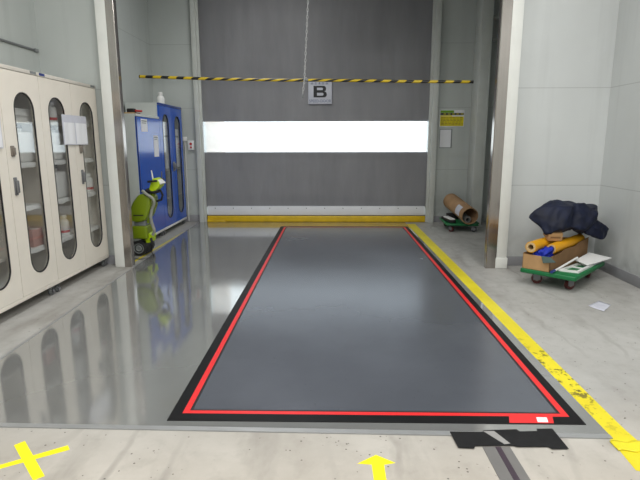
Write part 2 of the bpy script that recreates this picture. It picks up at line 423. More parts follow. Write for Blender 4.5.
cx, cy = (X0 + X1) / 2, (Y0 + Y1) / 2
lb = MB().prism([(.955 - cx, 2.497 - cy, .003), (.935 - cx, 2.432 - cy, .003), (1.165 - cx, 2.432 - cy, .003), (1.185 - cx, 2.497 - cy, .003)], (0, 0, .0008)).build('label_strip', 'red', m, smooth=False)
lb['label'] = 'red maker label with a white square'
MB().prism([(1.095 - cx, 2.488 - cy, .0038), (1.085 - cx, 2.440 - cy, .0038), (1.14 - cx, 2.440 - cy, .0038), (1.15 - cx, 2.488 - cy, .0038)], (0, 0, .0004)).build('white_patch', 'paper', lb, smooth=False)

thing('floor_tape', flat([(1.37, 2.06), (1.535, 2.0), (1.506, 2.4), (1.506, 8.95), (1.357, 8.95), (1.385, 2.3)], 0, .0015), 'tape', 'long worn yellow floor tape running along the right of the platform', 'tape', smooth=False)
mb = MB(); rows = []
for i in range(14):
    x = 1.37 + i * .022
    rows.append([mb.bm.verts.new((x, 2.20 + j * .016 + .008 * math.sin(i * 1.3), .004 + .010 * abs(noise.noise(Vector((x * 40, j * .7, 0)))))) for j in range(6)])
for a, b in zip(rows, rows[1:]):
    for j in range(5): mb.bm.faces.new((a[j], a[j + 1], b[j + 1], b[j]))
o = thing('tape_piece', mb, 'tape', 'short crumpled yellow tape crossing the long tape at its near end', 'tape')
o.modifiers.new('thick', 'SOLIDIFY').thickness = .002
thing('tape_mark', flat([(-1.539, 2.198), (-1.507, 2.235), (-1.261, 1.973), (-1.295, 1.942)], 0, .0012), 'ytape', 'wide yellow tape strip, upper one of the taped cross on bare concrete', 'tape', 'strips of the taped cross', smooth=False)
thing('tape_mark', flat([(-1.585, 1.961), (-1.602, 1.984), (-1.276, 2.203), (-1.249, 2.168)], 0, .0009), 'ytape', 'narrow yellow tape strip, lower one of the taped cross on bare concrete', 'tape', 'strips of the taped cross', smooth=False)
thing('arrow_mark', flat([(.216, 2.153), (.125, 2.086), (.19, 2.08), (.192, 1.86), (.244, 1.86), (.247, 2.08), (.30, 2.094)], 0, .001), 'ytape', 'yellow tape arrow on the concrete pointing at the platform', 'arrow mark', smooth=False)
# taped cable cover
t = empty('cable_tape', (.80, 2.3, 0), label='black tape patch and grey cable strip at the near edge of the plate', cat='tape')
def rel(pts, c=(.80, 2.3)): return [(x - c[0], y - c[1]) for x, y in pts]
flat(rel([(.605, 2.345), (.77, 2.345), (.78, 2.36), (.95, 2.372), (.96, 2.352), (1.05, 2.358), (1.055, 2.378), (1.135, 2.382), (1.14, 2.21), (1.06, 2.207), (1.05, 2.225), (.9, 2.222), (.885, 2.232), (.70, 2.226), (.69, 2.205), (.615, 2.21)]), .0062, .0016).build('tape_patch', 'btape', t, smooth=False)
flat(rel([(.735, 2.225), (.867, 2.225), (.89, 1.2), (.755, 1.2)]), 0, .003).build('cable_strip', 'gtape', t, smooth=False)
flat(rel([(.795, 2.225), (.822, 2.225), (.842, 1.2), (.81, 1.2)]), .003, .001).build('centre_line', 'ptape', t, smooth=False)
flat(rel([(.775, 2.350), (.83, 2.352), (.875, 2.245), (.845, 2.238)]), .0078, .001).build('tape_strip', 'gtape2', t, smooth=False)
# crumpled sheet on the right floor
mb = MB(); q = [Vector((2.304, 4.386, 0)), Vector((2.477, 4.533, 0)), Vector((2.525, 4.417, 0)), Vector((2.361, 4.224, 0))]; g = []
for j in range(7):
    g.append([])
    for i in range(7):
        u, v = i / 6, j / 6
        p = q[0] * (1 - u) * (1 - v) + q[1] * u * (1 - v) + q[2] * u * v + q[3] * (1 - u) * v
        g[-1].append(mb.bm.verts.new((p.x, p.y, .002 + .012 * abs(noise.noise(p * 9)))))
for j in range(6):
    for i in range(6): mb.bm.faces.new((g[j][i], g[j][i + 1], g[j + 1][i + 1], g[j + 1][i]))
o = thing('paper_sheet', mb, 'pocket', 'crumpled white paper sheet lying on the floor before the right dolly', 'paper'); o.modifiers.new('thick', 'SOLIDIFY').thickness = .001
thing('floor_line', flat([(-2.44, 5.95), (-2.405, 5.95), (-2.375, 8.4), (-2.41, 8.4)], 0, .001), 'tape', 'thin yellow line on the floor along the blue cabinets', 'tape', smooth=False)
# yellow bumper at the foot of the door
b = empty('door_bumper', ((DL + DR) / 2, 9.19, 0), label='yellow padded beam lying across the foot of the shutter', cat='bumper')
MB().box(-w2 + .01, w2 - .0, -.045, .0, .004, .115, .014, 3).build('beam', 'yel', b)
MB().box(-w2 + .01, -w2 + .35, -.075, -.04, .004, .05, .01, 3).build('end_wedge', 'yel', b)

# ------------------------------------------------------------------ signs, bar and chain by the door
s = empty('door_sign', (-.19, YB + .035, 2.095), label='square pale plate lettered B hanging on the grey curtain', cat='sign')
MB().box(-.21, .21, -.012, 0, 0, .385, .012, 3).build('plate', 'signgrey', s)
def lobe(x0, x1, z0, z1, r, n=8):
    """outline with a rounded right side, counter-clockwise seen from the front"""
    p = [(x0, z0)]
    for k in range(n + 1): p.append((x1 - r + r * math.sin(PI / 2 * k / n), z0 + r - r * math.cos(PI / 2 * k / n)))
    for k in range(n + 1): p.append((x1 - r + r * math.cos(PI / 2 * k / n), z1 - r + r * math.sin(PI / 2 * k / n)))
    return p + [(x0, z1)]
lo, hi = lobe(-.115, .118, .115, .217, .048), lobe(-.115, .105, .213, .31, .045)
outline = lo[:-1] + [(.09, .215)] + hi[1:]
outline = [(x, -.0125, z) for x, z in outline]
holes = [[(x, -.0125, z) for x, z in lobe(-.055, .06, .145, .193, .022)], [(x, -.0125, z) for x, z in lobe(-.055, .05, .238, .280, .02)]]
MB().plate_hole(outline, holes, (0, -.003, 0)).build('letter', 'ink', s, smooth=False)
o = text_mesh('caption', 'SPEED-DOOR', .068, 'bink', s, (0, -.0125, .052), (PI / 2, 0, 0)); o.scale = (.95, 1, 1)
mb = MB()
for k, (x, w) in enumerate(((-.14, .05), (-.075, .05), (-.01, .045), (.05, .05), (.12, .05))):
    mb.box(x - w / 2, x + w / 2, -.0135, -.0115, .335, .341).box(x - .004, x + .004, -.0135, -.0115, .335, .375).box(x - w / 2, x + w / 2, -.0135, -.0115, .352 + .004 * (k % 2), .358 + .004 * (k % 2))
mb.build('heading', 'bink', s, smooth=False)

bx = empty('height_bar', (-.31, 6.6, 2.207), label='long yellow and black striped bar hanging across the opening', cat='bar')
pts = [(-2.09, .0, .048), (-1.2, .0, .016), (-.3, 0, -.004), (0., .0, -.004), (.6, 0, -.012), (1.3, 0, -.026), (2.07, .0, -.034)]
fine = []
for a, b_ in zip(pts, pts[1:]):
    for k in range(8): fine.append(Vector(a).lerp(Vector(b_), k / 8))
fine.append(Vector(pts[-1]))
MB().tube(fine, .018, 14).build('striped_rod', 'hazard', bx)
MB().cyl((-2.10, 0, .0485), (-2.09, 0, .048), .020).build('end_cap', 'dark', bx); MB().cyl((2.07, 0, -.034), (2.08, 0, -.0345), .020).build('end_cap', 'dark', bx)
MB().tube([(.026, 0, -.002), (-.026, 0, -.002)], .022, 14).build('collar', 'grey2', bx)
ch = empty('chain', (-.31, 6.6, 1.98), label='thin steel chain hanging from above through the striped bar', cat='chain')
mb = MB(); n = 58; z = .0
top = CH - 1.98
k = 0
zz = .075
while zz < top:
    x = -.055 * 0 + (-.02 + .115 * max(0, zz - .23) / (top - .23)) if zz > .23 else -.02 - .03 * (.23 - zz) / .23
    L, W = .026, .0085
    loop = []
    for a in range(12):
        an = 2 * PI * a / 12; c_, s_ = math.cos(an) * W, math.sin(an) * L
        loop.append((x + (c_ if k % 2 else c_ * .15), c_ * (.15 if k % 2 else 1) - .03, zz + s_ ))
    mb.tube(loop, .0036, 5, closed=True)
    zz += .042; k += 1
mb.build('links', 'chain', ch)
MB().lathe([(.006, 0), (.012, .006), (.012, .03), (.005, .04)], (-.042, -.03, .008), 12).build('end_weight', 'grey2', ch)
MB().tube([(-.02, -.03, .20), (-.02, -.03, .235), (.0, .0, .258), (.01, .028, .24), (-.0, .02, .205), (-.02, -.028, .20)], .004, 6).build('hook', 'chain', ch)

s = empty('notice_sign', (2.128, YB + .002, 1.70), label='yellow notice board with green and black heading on the back wall', cat='sign')
MB().box(-.215, .215, -.008, 0, 0, .29, .003).build('backing', 'paper', s)
MB().box(-.205, .205, -.010, -.007, .012, .175).build('yellow_field', 'syel', s, smooth=False)
MB().box(-.205, .205, -.010, -.007, .20, .235).build('black_band', 'ink', s, smooth=False)
MB().box(-.205, .03, -.010, -.007, .238, .28).build('green_header', 'greenp', s, smooth=False)
mb = MB(); random.seed(3)
for r in range(6):
    z = .155 - r * .0245; x = -.19
    while x < .17:
        w = random.uniform(.02, .06); mb.box(x, min(x + w, .19), -.0108, -.0098, z - .004, z + .004); x += w + .012
mb.build('writing', 'wood', s, smooth=False)
for k in range(5): MB().box(-.15 + k * .075, -.105 + k * .075, -.0108, -.0098, .212, .224).build('heading_mark', 'syel', s, smooth=False)
MB().box(-.205, .0, -.0105, -.0095, .178, .196).build('subtitle', 'syel', s, smooth=False)
s = empty('document_holder', (2.03, YB + .002, 1.33), label='white sheet in a clear wall pocket below the yellow notice', cat='document holder')
MB().box(-.105, .115, -.008, 0, 0, .33, .003).build('backing', 'grey2', s)
MB().box(-.098, .095, -.011, -.007, .012, .32).build('sheet', 'paper', s, smooth=False)
s = empty('alarm_switch', (-2.50, YB, 1.30), label='small white switch box with red button beside the left door frame', cat='switch')
MB().box(-.055, .055, -.04, 0, 0, .17, .006).build('box', 'white', s)
MB().cyl((0, -.052, .11), (0, -.038, .11), .022).build('button', 'redp', s); MB().cyl((.0, -.05, .05), (.0, -.038, .05), .016).build('lamp', 'redp', s)
s = empty('wall_outlet', (-2.66, YB, 1.46), label='small white cable box on the back wall beside the blue cabinets', cat='wall box')
MB().box(-.09, .09, -.045, 0, 0, .075, .008).build('cover', 'white', s); MB().tube([(.05, -.02, .0), (.05, -.02, -.1), (.05, -.012, -1.44)], .008, 8).build('conduit', 'white', s)
s = empty('cable_trunking', (-3.274, 3.0, 2.43), label='thin grey cable trunking running along the upper left wall', cat='trunking')
MB().box(0, .025, -2.6, 2.84, 0, .022, .003).build('channel', 'hw2', s); MB().box(0, .03, 2.80, 2.86, -.006, .03, .003).build('end_cap', 'grey2', s)

# ------------------------------------------------------------------ cream cabinets on the left
XF = -2.64
def handle(parent, y, z):
    h = MB().box(0, .014, y - .022, y + .022, z - .045, z + .045, .006).build('lock_plate', 'hw', parent)
    MB().box(.012, .03, y - .012, y + .012, z - .03, z + .03, .005).build('latch', 'hw', h)
    return h
def lever(parent, y, z):
    h = MB().box(0, .012, y - .02, y + .02, z - .075, z + .075, .005).build('handle', 'hw2', parent)
    MB().box(.012, .034, y - .012, y + .012, z - .055, z + .05, .007).build('lever', 'hw2', h)
def make_caster(root, x, y, r=.035, h=.1, wheel='dark'):
    c = MB().box(x - .03, x + .03, y - .03, y + .03, h - .012, h, .002).cyl((x, y, h - .03), (x, y, h - .01), .014).box(x - .012, x + .012, y - .024, y - .019, r * .7, h - .02).box(x - .012, x + .012, y + .019, y + .024, r * .7, h - .02).build('caster', 'grey2', root)
    MB().cyl((x, y - .016, r), (x, y + .016, r), r, seg=22).build('wheel', wheel, c)
def cabinet(name, loc, W, D, z0, z1, body, front, win, doors_n, label, cat, group, glassy=True, shelves=(), rail='white', handles=True, foot='caster', edge=None):
    """front faces +X; local origin at the floor under the front left corner (y from 0 to W)"""
    root = empty(name, loc, 0, label, cat, group); T = .02
    b = MB().box(-D, -T - .001, 0, .018, z0, z1).box(-D, -T - .001, W - .018, W, z0, z1).box(-D, -D + .015, .018, W - .018, z0, z1).box(-D + .015, -T - .001, .018, W - .018, z0, z0 + .036).box(-D + .015, -T - .001, .018, W - .018, z1 - .03, z1)
    if doors_n == 2: b.box(-D + .015, -T - .02, W / 2 - .012, W / 2 + .012, z0 + .036, z1 - .03)
    b.build('body', body if body == 'side' else 'creamin', root, smooth=False)
    MB().box(-.0195, .004, 0, W, z1 - .032, z1, .003).build('top_rail', rail, root)
    MB().box(-.0195, .0, 0, W, z0, z0 + .035, .003).build('bottom_rail', body if edge is None else edge, root)
    for z in shelves:
        for k in range(doors_n):
            a, c = k * W / doors_n + .02, (k + 1) * W / doors_n - .02
            sh = MB().box(-D + .016, -.06, a, c, z - .02, z).build('shelf', 'shelf', root, smooth=False)
    dw = W / doors_n
    for k in range(doors_n):
        a, c = k * dw + .003, (k + 1) * dw - .003; zb, zt = z0 + .038, z1 - .036
        o_ = [(-T, a, zb), (-T, c, zb), (-T, c, zt), (-T, a, zt)]
        if win is not None:
            cy_, wz0, wz1, hw = (k + win[0][k]) * dw, win[1], win[2], win[3]
            st = stadium(cy_, wz0, wz1, hw, -T)
            dr = MB().plate_hole(o_, [st], (T, 0, 0)).build('door', front, root, smooth=False)
            inn = stadium(cy_, wz0 + .006, wz1 - .006, hw - .006, -.008)
            MB().ring(inn, stadium(cy_, wz0 - .003, wz1 + .003, hw + .003, -.008), (.011, 0, 0)).build('gasket', 'dark', dr)
            MB().prism(stadium(cy_, wz0 + .002, wz1 - .002, hw - .002, -.010), (.003, 0, 0)).build('glass_pane', 'glass', dr, smooth=False)
        else:
            dr = MB().prism(o_, (T, 0, 0)).build('door', front, root, smooth=False)
    if foot == 'caster':
        for x in (-.05, -D + .06):
            for y in (.05, W - .05): make_caster(root, x, y, .028, z0, 'hw2')
    else:
        for x in (-.05, -D + .06):
            for y in (.06, W - .06): MB().lathe([(.03, 0), (.03, .012), (.012, .02), (.012, z0)], (x, y, 0), 14).build('foot', 'hw2', root)
    return root
WC = 1.14; SH = (.50, .89, 1.27, 1.63)
cabs = []
for i, (y0, lab) in enumerate(((4.70, 'tall cream cabinet with oval door windows beside the stainless post'), (3.56, 'nearer tall cream cabinet with oval door windows, cut by the left picture edge'))):
    c = cabinet('storage_cabinet', (XF, y0, 0), WC, .40, .10, 2.065, 'cream', 'cream', ((.47, .53) if i == 0 else (.53, .545), .285, 1.865, .143), 2, lab, 'cabinet', 'cream oval-window cabinets', True, SH, rail='cream2')
    doors = [o for o in c.children if o.name.startswith('door')]
    hy = 5.37 - 4.70 if i == 0 else 4.205 - 3.56; handle(doors[1], hy, 1.375); lever(doors[1], hy - .01, 1.085)
    tg = MB().box(.004, .006, .02, .11, 2.040, 2.062).build('name_tag', 'tinyblue' if i == 0 else 'grey2', c, smooth=False)
    MB().box(.004, .006, WC - .12, WC - .03, 2.040, 2.062).build('name_tag', 'grey2', c, smooth=False)
    cabs.append(c)
for y, z0_, z1_, lab in ((5.28, 1.42, 1.715, 'pair of white papers in a clear pocket hung across two cream cabinet doors'), (3.83, 1.40, 1.70, 'white papers in a pocket on the cream cabinet door at the left edge')):
    p = empty('paper_pocket', (XF + .008, y, z0_), 0, lab, 'document pocket', 'document pockets on the cream cabinets')
    h_ = z1_ - z0_; wv = [(-.245, 0.004), (-.19, .012), (-.06, .010), (0, .014), (.06, .010), (.19, .012), (.245, .004)]
    def wavy(mb, w0, w1, za, zb, x0):
        N = 12; r = []
        for i in range(N + 1):
            yy = w0 + (w1 - w0) * i / N; xx = x0 + .006 * math.sin(yy * 22) ** 2
            r.append([mb.bm.verts.new((xx, yy, z)) for z in (za, zb)] + [mb.bm.verts.new((xx + .002, yy, z)) for z in (zb, za)])
        for a, b_ in zip(r, r[1:]):
            for j in range(4): mb.bm.faces.new((a[j], a[(j + 1) % 4], b_[(j + 1) % 4], b_[j]))
        mb.bm.faces.new(r[0]); mb.bm.faces.new(r[-1]); return mb
    wavy(MB(), -.25, .25, 0, h_, .0).build('pocket', 'pocket', p)
    wavy(MB(), -.235, -.012, .008, h_ - .075, .003).build('sheet', 'paper', p)
    wavy(MB(), .012, .235, .008, h_ - .075, .003).build('sheet', 'paper', p)
# contents seen through the panes (local helper builds one of each kind, then copies)
def make_bottle(label):
    r = empty('bottle', (0, 0, 0), 0, label, 'bottle', 'white bottles in the cream cabinets')
    MB().lathe([(.052, 0), (.056, .006), (.056, .14), (.05, .155), (.03, .17), (.03, .178)], seg=20).build('body', 'white', r)
    MB().lathe([(.036, .176), (.037, .18), (.037, .205), (.034, .21)], seg=20).build('cap', 'white', r)
    MB().lathe([(.0565, .03), (.0572, .031), (.0572, .055), (.0565, .056)], seg=20).build('label_band', 'redp', r)
    return r
def make_jug(label):
    r = empty('jug', (0, 0, 0), 0, label, 'jug', 'white jugs in the cream cabinets')
    MB().box(-.09, .09, -.115, .115, 0, .27, .03, 3).lathe([(.04, .265), (.04, .30)], seg=18).build('body', 'white', r)
    MB().lathe([(.046, .298), (.046, .325), (.042, .33)], seg=18).build('cap', 'grey2', r)
    MB().tube([(0, -.07, .265), (0, -.085, .30), (0, -.02, .318)], .012, 8).build('handle', 'white', r)
    return r
def make_tray(label):
    r = empty('lab_tray', (0, 0, 0), 0, label, 'tray', 'white trays in the cream cabinets')
    MB().ring([(x * .09, y * .11, .0) for x, y in ((-1, -1), (1, -1), (1, 1), (-1, 1))], [(x * .105, y * .125, .0) for x, y in ((-1, -1), (1, -1), (1, 1), (-1, 1))], (0, 0, .05)).box(-.095, .095, -.115, .115, 0, .012).build('shell', 'white', r, smooth=False)
    MB().ring([(x * .10, y * .12, .045) for x, y in ((-1, -1), (1, -1), (1, 1), (-1, 1))], [(x * .115, y * .135, .045) for x, y in ((-1, -1), (1, -1), (1, 1), (-1, 1))], (0, 0, .008)).build('rim', 'white', r, smooth=False)
    return r
b0 = make_bottle('white bottle with red band in the door nearest the stainless post'); bs = [b0]
for lab, (x, y, z) in zip(('white bottle with red band in the door nearest the stainless post', 'white bottle with red band low in the second door from the post', 'white bottle on the top shelf of the second door from the post'), ((-2.765, 5.73, .89), (-2.765, 5.12, .50), (-2.765, 5.09, 1.63))):
    b_ = b0 if lab == b0['label'] else copy_tree(b0); b_['label'] = lab; b_.location = (x, y, z)
j0 = make_jug('')
for i, (lab, (x, y, z)) in enumerate((('white jug on the upper shelf of the second door from the post', (-2.80, 5.12, 1.27)), ('white jug on the upper shelf of the third door from the post', (-2.80, 4.555, 1.27)), ('white jug on the third shelf down in the second door from the post', (-2.80, 5.09, .89)))):
    j_ = j0 if i == 0 else copy_tree(j0); j_['label'] = lab; j_.location = (x, y, z)
t0 = make_tray('')
for i, (lab, (x, y, z)) in enumerate((('lower white tray on the top shelf of the third door from the post', (-2.82, 4.535, 1.63)), ('upper white tray stacked on another in the third door from the post', (-2.82, 4.535, 1.6835)), ('white tray on the top shelf of the door nearest the post', (-2.82, 5.66, 1.63)))):
    j_ = t0 if i == 0 else copy_tree(t0); j_['label'] = lab; j_.location = (x, y, z)
r = empty('carton', (-2.77, 4.56, .50), 0, 'small pink carton on the lowest shelf of the third door from the post', 'carton')
MB().box(-.06, .06, -.08, .08, 0, .16, .003).build('box', 'pink', r); MB().box(-.061, .061, -.02, .02, .1595, .161).build('tape_seal', 'liner', r, smooth=False)
# sagging shelf liners, one for each shelf bay seen
k = 0
for (yc, dn) in ((5.555, 'door nearest the post'), (4.985, 'second door from the post'), (4.415, 'third door from the post')):
    for z, zn in ((.50, 'lowest'), (.89, 'second lowest'), (1.27, 'second highest')):
        mb = MB(); g = []
        for i in range(17):
            y = yc - .20 + .4 * i / 16; row = []
            for j, (x, dz) in enumerate(((-2.99, .002), (-2.72, .002), (-2.693, .001), (-2.685, -.012), (-2.684, -.04))):
                row.append(mb.bm.verts.new((x + (.004 * noise.noise(Vector((y * 14, z * 7, j))) if j > 2 else 0), y, z + dz + (.012 * noise.noise(Vector((y * 9, z * 5 + yc, 3))) if j == 4 else 0))))
            g.append(row)
        for a, b_ in zip(g, g[1:]):
            for j in range(4): mb.bm.faces.new((a[j], b_[j], b_[j + 1], a[j + 1]))
        thing('shelf_liner', mb, 'liner', 'white liner sagging over the %s shelf in the %s' % (zn, dn), 'shelf liner', 'liners in the cream cabinets')

# ------------------------------------------------------------------ blue cabinets
c = cabinet('blue_cabinet', (-2.60, 6.90, 0), .92, .5, .085, 1.82, 'side', 'blue', None, 1, 'lower glossy blue cabinet with one plain door behind the stainless post', 'cabinet', 'blue cabinets', rail='side', edge='white')
dr = [o for o in c.children if o.name.startswith('door')][0]
MB().box(-.012, .001, -.0, .022, .12, 1.785).build('door_edge', 'bluedk', c, smooth=False)
MB().box(0, .012, .86, .88, .85, 1.0, .004).build('handle', 'hw2', dr)
c = cabinet('blue_cabinet', (-2.60, 7.82, 0), 1.20, .5, .085, 2.03, 'side', 'blue', ((.5, .52), .24, 1.87, .15), 2, 'taller blue cabinet with two oval glass doors next to the shutter', 'cabinet', 'blue cabinets', True, (.55, 1.0, 1.45), rail='bluedk', edge='white')
dr = [o for o in c.children if o.name.startswith('door')]
for y_ in (.575, .635): lever(dr[0] if y_ < .6 else dr[1], y_, 1.05)
for y_, z_, h_, w_, lab in ((7.18, 1.59, .17, .24, 'white notice at the top of the plain blue door'), (7.62, 1.23, .31, .20, 'tall white notice at the right of the plain blue door')):
    s = empty('notice_sheet', (-2.60, y_, z_), 0, lab, 'notice', 'notices on the blue door')
    MB().box(0, .003, -w_ / 2, w_ / 2, 0, h_).build('sheet', 'paper', s, smooth=False)
    MB().box(.002, .0045, -w_ / 2 + .02, w_ / 2 - .02, h_ - .035, h_ - .02).box(.002, .0045, -w_ / 2 + .02, w_ / 2 - .05, h_ - .06, h_ - .05).build('heading', 'grey2', s, smooth=False)
for i, (y_, z_, h_, w_, lab) in enumerate(((8.24, 1.27, .40, .24, 'white sheet behind the left glass of the taller blue cabinet'), (8.80, 1.27, .32, .22, 'white sheet behind the right glass of the taller blue cabinet'))):
    s = empty('glass_notice', (-2.638, y_, 1.02), 0, lab, 'notice', 'sheets inside the blue cabinet')
    MB().box(-.012, 0, -w_ / 2, w_ / 2, 0, .74 - .1 * i, .002).build('folder', 'paper', s)
    MB().box(-.001, .001, -w_ / 2 + .02, w_ / 2 - .02, .5, .53).build('heading', 'grey2', s, smooth=False)
s = empty('spray_bottle', (-2.72, 8.32, 2.03), 0, 'white bottle standing on top of the taller blue cabinet', 'bottle')
MB().lathe([(.055, 0), (.06, .008), (.06, .10), (.045, .13), (.028, .145), (.028, .155)]).build('body', 'white', s); MB().lathe([(.034, .15), (.035, .155), (.035, .19), (.03, .195)]).build('cap', 'white', s)
s = empty('wooden_board', (-2.80, 7.08, 1.82), 0, 'brown board lying on top of the lower blue cabinet', 'board')
MB().box(-.22, .16, -.12, .10, 0, .022, .003).build('plank', 'wood', s); MB().box(-.22, .16, -.121, -.119, .004, .018).build('edge_band', 'tan', s, smooth=False)
s = empty('tape_dispenser', (-2.72, 7.12, 1.8425), 0, 'small black tool lying on the brown board', 'tool')
MB().box(-.07, .03, -.05, .05, 0, .055, .012, 3).build('body', 'dark', s); MB().cyl((.03, 0, .025), (.12, .02, .02), .014).build('handle', 'redp', s)

# ------------------------------------------------------------------ lime floor machine
s = empty('floor_scrubber', (-2.415, 6.50, 0), 0, 'lime green upright floor cleaning machine half behind the stainless post', 'floor machine')
def RY(a): return Matrix.Rotation(a, 4, 'Y')
# leaning tank: rounded profile in XZ extruded along Y with bevel
prof = [(-.165, .50), (-.15, .60), (-.10, .70), (-.03, .785), (.03, .805), (.105, .785), (.14, .75), (.12, .63), (.085, .52), (.04, .455), (-.06, .43), (-.13, .445)]
mb = MB(); mb.prism([(x, -.15, z) for x, z in prof], (0, .30, 0))
bmesh.ops.bevel(mb.bm, geom=[e for e in mb.bm.edges], offset=.03, segments=3, profile=.5, affect='EDGES')
tk = mb.build('tank', 'lime', s, ang=60)
MB().box(-.10, .03, -.152, -.148, .52, .535, mtx=RY(0)).build('seam', 'dark', tk, smooth=False)
MB().box(-.05, .09, -.10, .10, .78, .835, .02, 3, mtx=Matrix.Translation((0, 0, .03)) @ RY(.12)).build('tank_lid', 'dark', tk)
MB().tube([(.02, -.03, .42), (.09, -.03, .62), (.135, -.03, .82), (.155, -.03, .90)], [.035, .032, .03, .028], 12).build('handle_column', 'lime', s)
# control head
hp = [(.115, .815), (.10, .865), (.135, .945), (.155, .99), (.19, 1.0), (.235, .955), (.245, .90), (.205, .86), (.165, .82)]
mb = MB(); mb.prism([(x, -.10, z) for x, z in hp], (0, .20, 0)); bmesh.ops.bevel(mb.bm, geom=list(mb.bm.edges), offset=.015, segments=2, profile=.5, affect='EDGES')
hd = mb.build('control_head', 'lime2', s, ang=60)
MB().box(-.012, .012, -.085, .085, -.035, .035, .006, mtx=Matrix.Translation((.235, 0, .945)) @ RY(-.75)).build('display', 'white', hd)
mb = MB(); mb.tube([(.11, -.13, .955), (.15, -.15, .96), (.23, -.14, .965)], .014, 8).tube([(.11, .13, .955), (.15, .15, .96), (.23, .14, .965)], .014, 8).tube([(.15, -.15, .96), (.16, 0, .965), (.15, .15, .96)], .012, 8); mb.build('grip', 'dark', hd)
MB().tube([(.135, -.02, .98), (.128, -.02, 1.05), (.122, -.02, 1.09)], [.011, .009, .008], 8).build('key_rod', 'white', hd)
hs = [(.03, -.13, .84), (.09, -.16, .80), (.165, -.16, .745), (.175, -.15, .68), (.135, -.13, .60), (.115, -.13, .50), (.13, -.13, .40), (.15, -.13, .33), (.12, -.12, .27)]
fine = []
for i in range(len(hs) - 1):
    p0, p1, p2, p3 = [Vector(hs[max(0, min(len(hs) - 1, i + q))]) for q in (-1, 0, 1, 2)]
    for k in range(5):
        t_ = k / 5; fine.append(.5 * ((2 * p1) + (p2 - p0) * t_ + (2 * p0 - 5 * p1 + 4 * p2 - p3) * t_ ** 2 + (3 * p1 - p0 - 3 * p2 + p3) * t_ ** 3))
fine.append(Vector(hs[-1])); MB().tube(fine, .019, 10).build('hose', 'hose', s)
MB().tube([(.16, .02, .84), (.21, .02, .83), (.235, .02, .77), (.215, .02, .71), (.15, .02, .69)], .015, 8).build('grip_loop', 'dark', s)
MB().box(-.14, .055, -.14, .14, .215, .385, .02, 3).build('battery_case', 'lime', s)
MB().box(-.12, .035, -.11, .11, .38, .47, .015).build('neck', 'grey2', s)
MB().prism([(.015, -.08, .15), (.0, -.08, .27), (.06, -.08, .285), (.10, -.08, .25), (.085, -.08, .17)], (0, .16, 0)).build('front_bracket', 'lime2', s)
MB().box(-.15, .05, -.12, .12, .06, .16, .012).build('deck', 'dark', s)
MB().tube([(.09, -.11, .23), (.115, -.12, .14), (.09, -.12, .07), (.03, -.12, .035), (-.04, -.12, .03)], .016, 8).build('squeegee', 'dark', s)
for yy in (-.145, .145):
    w_ = MB().lathe([(.07, -.022), (.095, -.018), (.1, 0), (.095, .018), (.07, .022)], (0, 0, 0), 28, Matrix.Translation((-.055, yy, .1)) @ Matrix.Rotation(PI / 2, 4, 'X')).build('wheel', 'dark', s)
    MB().lathe([(.022, -.024), (.03, -.03), (.045, -.020), (.066, -.025), (.066, .025), (.045, .020), (.03, .03), (.022, .024)], (0, 0, 0), 24, Matrix.Translation((-.055, yy, .1)) @ Matrix.Rotation(PI / 2, 4, 'X')).build('hub', 'grey2', w_)
MB().tube([(.09, -.12, .05), (.15, -.2, .006), (.17, -.28, .006), (.12, -.34, .006), (.02, -.36, .006), (-.06, -.34, .006)], .006, 6).build('cable', 'dark', s)

# ------------------------------------------------------------------ kraft tube on a green dolly, back right
def swivel(root, x, y, h, r, wheel, rot=0.):
    m_ = Matrix.Translation((x, y, 0)) @ Matrix.Rotation(rot, 4, 'Z')
    mb = MB(); mb.box(-.04, .04, -.035, .035, h - .008, h, .002); mb.cyl((0, 0, h - .03), (0, 0, h - .006), .022)
    mb.box(-.018, .05, -.026, -.021, r * .8, h - .024).box(-.018, .05, .021, .026, r * .8, h - .024)
    mb.bm.transform(m_); c_ = mb.build('caster', 'hw2', root)
    mb = MB(); mb.cyl((.02, -.017, r), (.02, .017, r), r, seg=24); mb.bm.transform(m_); w_ = mb.build('wheel', wheel, c_)
    mb = MB(); mb.cyl((.02, -.02, r), (.02, .02, r), r * .45, seg=16); mb.bm.transform(m_); mb.build('hub', 'hw', w_)
s = empty('green_dolly', (2.15, 8.46, 0), -.06, 'small green four-wheel dolly against the back wall under a kraft tube', 'dolly', 'green dollies')
MB().box(-.26, .26, -.32, .36, .10, .135, .015, 3).build('deck', 'green', s)
mb = MB()
for sx in (-1, 1):
    mb.box(sx * .26 - .02, sx * .26 + .02, -.28, .30, .13, .15, .008)
mb.build('side_rail', 'green', s)
for i, (x, y) in enumerate(((-.18, -.27), (.18, -.27), (-.18, .27), (.18, .27))): swivel(s, x, y, .10, .042, 'wheelred' if i % 2 == 0 else 'dark', -.9 + .4 * i)
A, Bf = Vector((2.22, 8.04, .275)), Vector((2.12, 8.96, .415))
dv = (Bf - A).normalized()
s = empty('kraft_tube', A, 0, 'wide brown kraft paper tube with white label resting tilted on the small dolly', 'tube')
MB().pipe((0, 0, 0), Bf - A, .135, .125, 40).build('shell', 'brown', s)
sd = dv.cross(Vector((0, 0, 1))).normalized(); upv = sd.cross(dv)
mb = MB(); g = []
for i in range(9):
    a = math.radians(125 + i * 9); g.append([mb.bm.verts.new(dv * l + sd * .1362 * math.cos(a) + upv * .1362 * math.sin(a)) for l in (.13, .32)])
for a, b_ in zip(g, g[1:]): mb.bm.faces.new((a[0], a[1], b_[1], b_[0]))
mb.build('label_sheet', 'pocket', s)
s = empty('inner_core', A + dv * .02 - upv * .065 - sd * .02, 0, 'narrow dark core tube lying inside the kraft tube mouth', 'tube')
MB().pipe((0, 0, 0), dv * .6, .056, .03, 24).build('shell', 'grey2', s); MB().pipe(-dv * .002, dv * .004, .054, .034, 24).build('end_ring', 'hw', s)
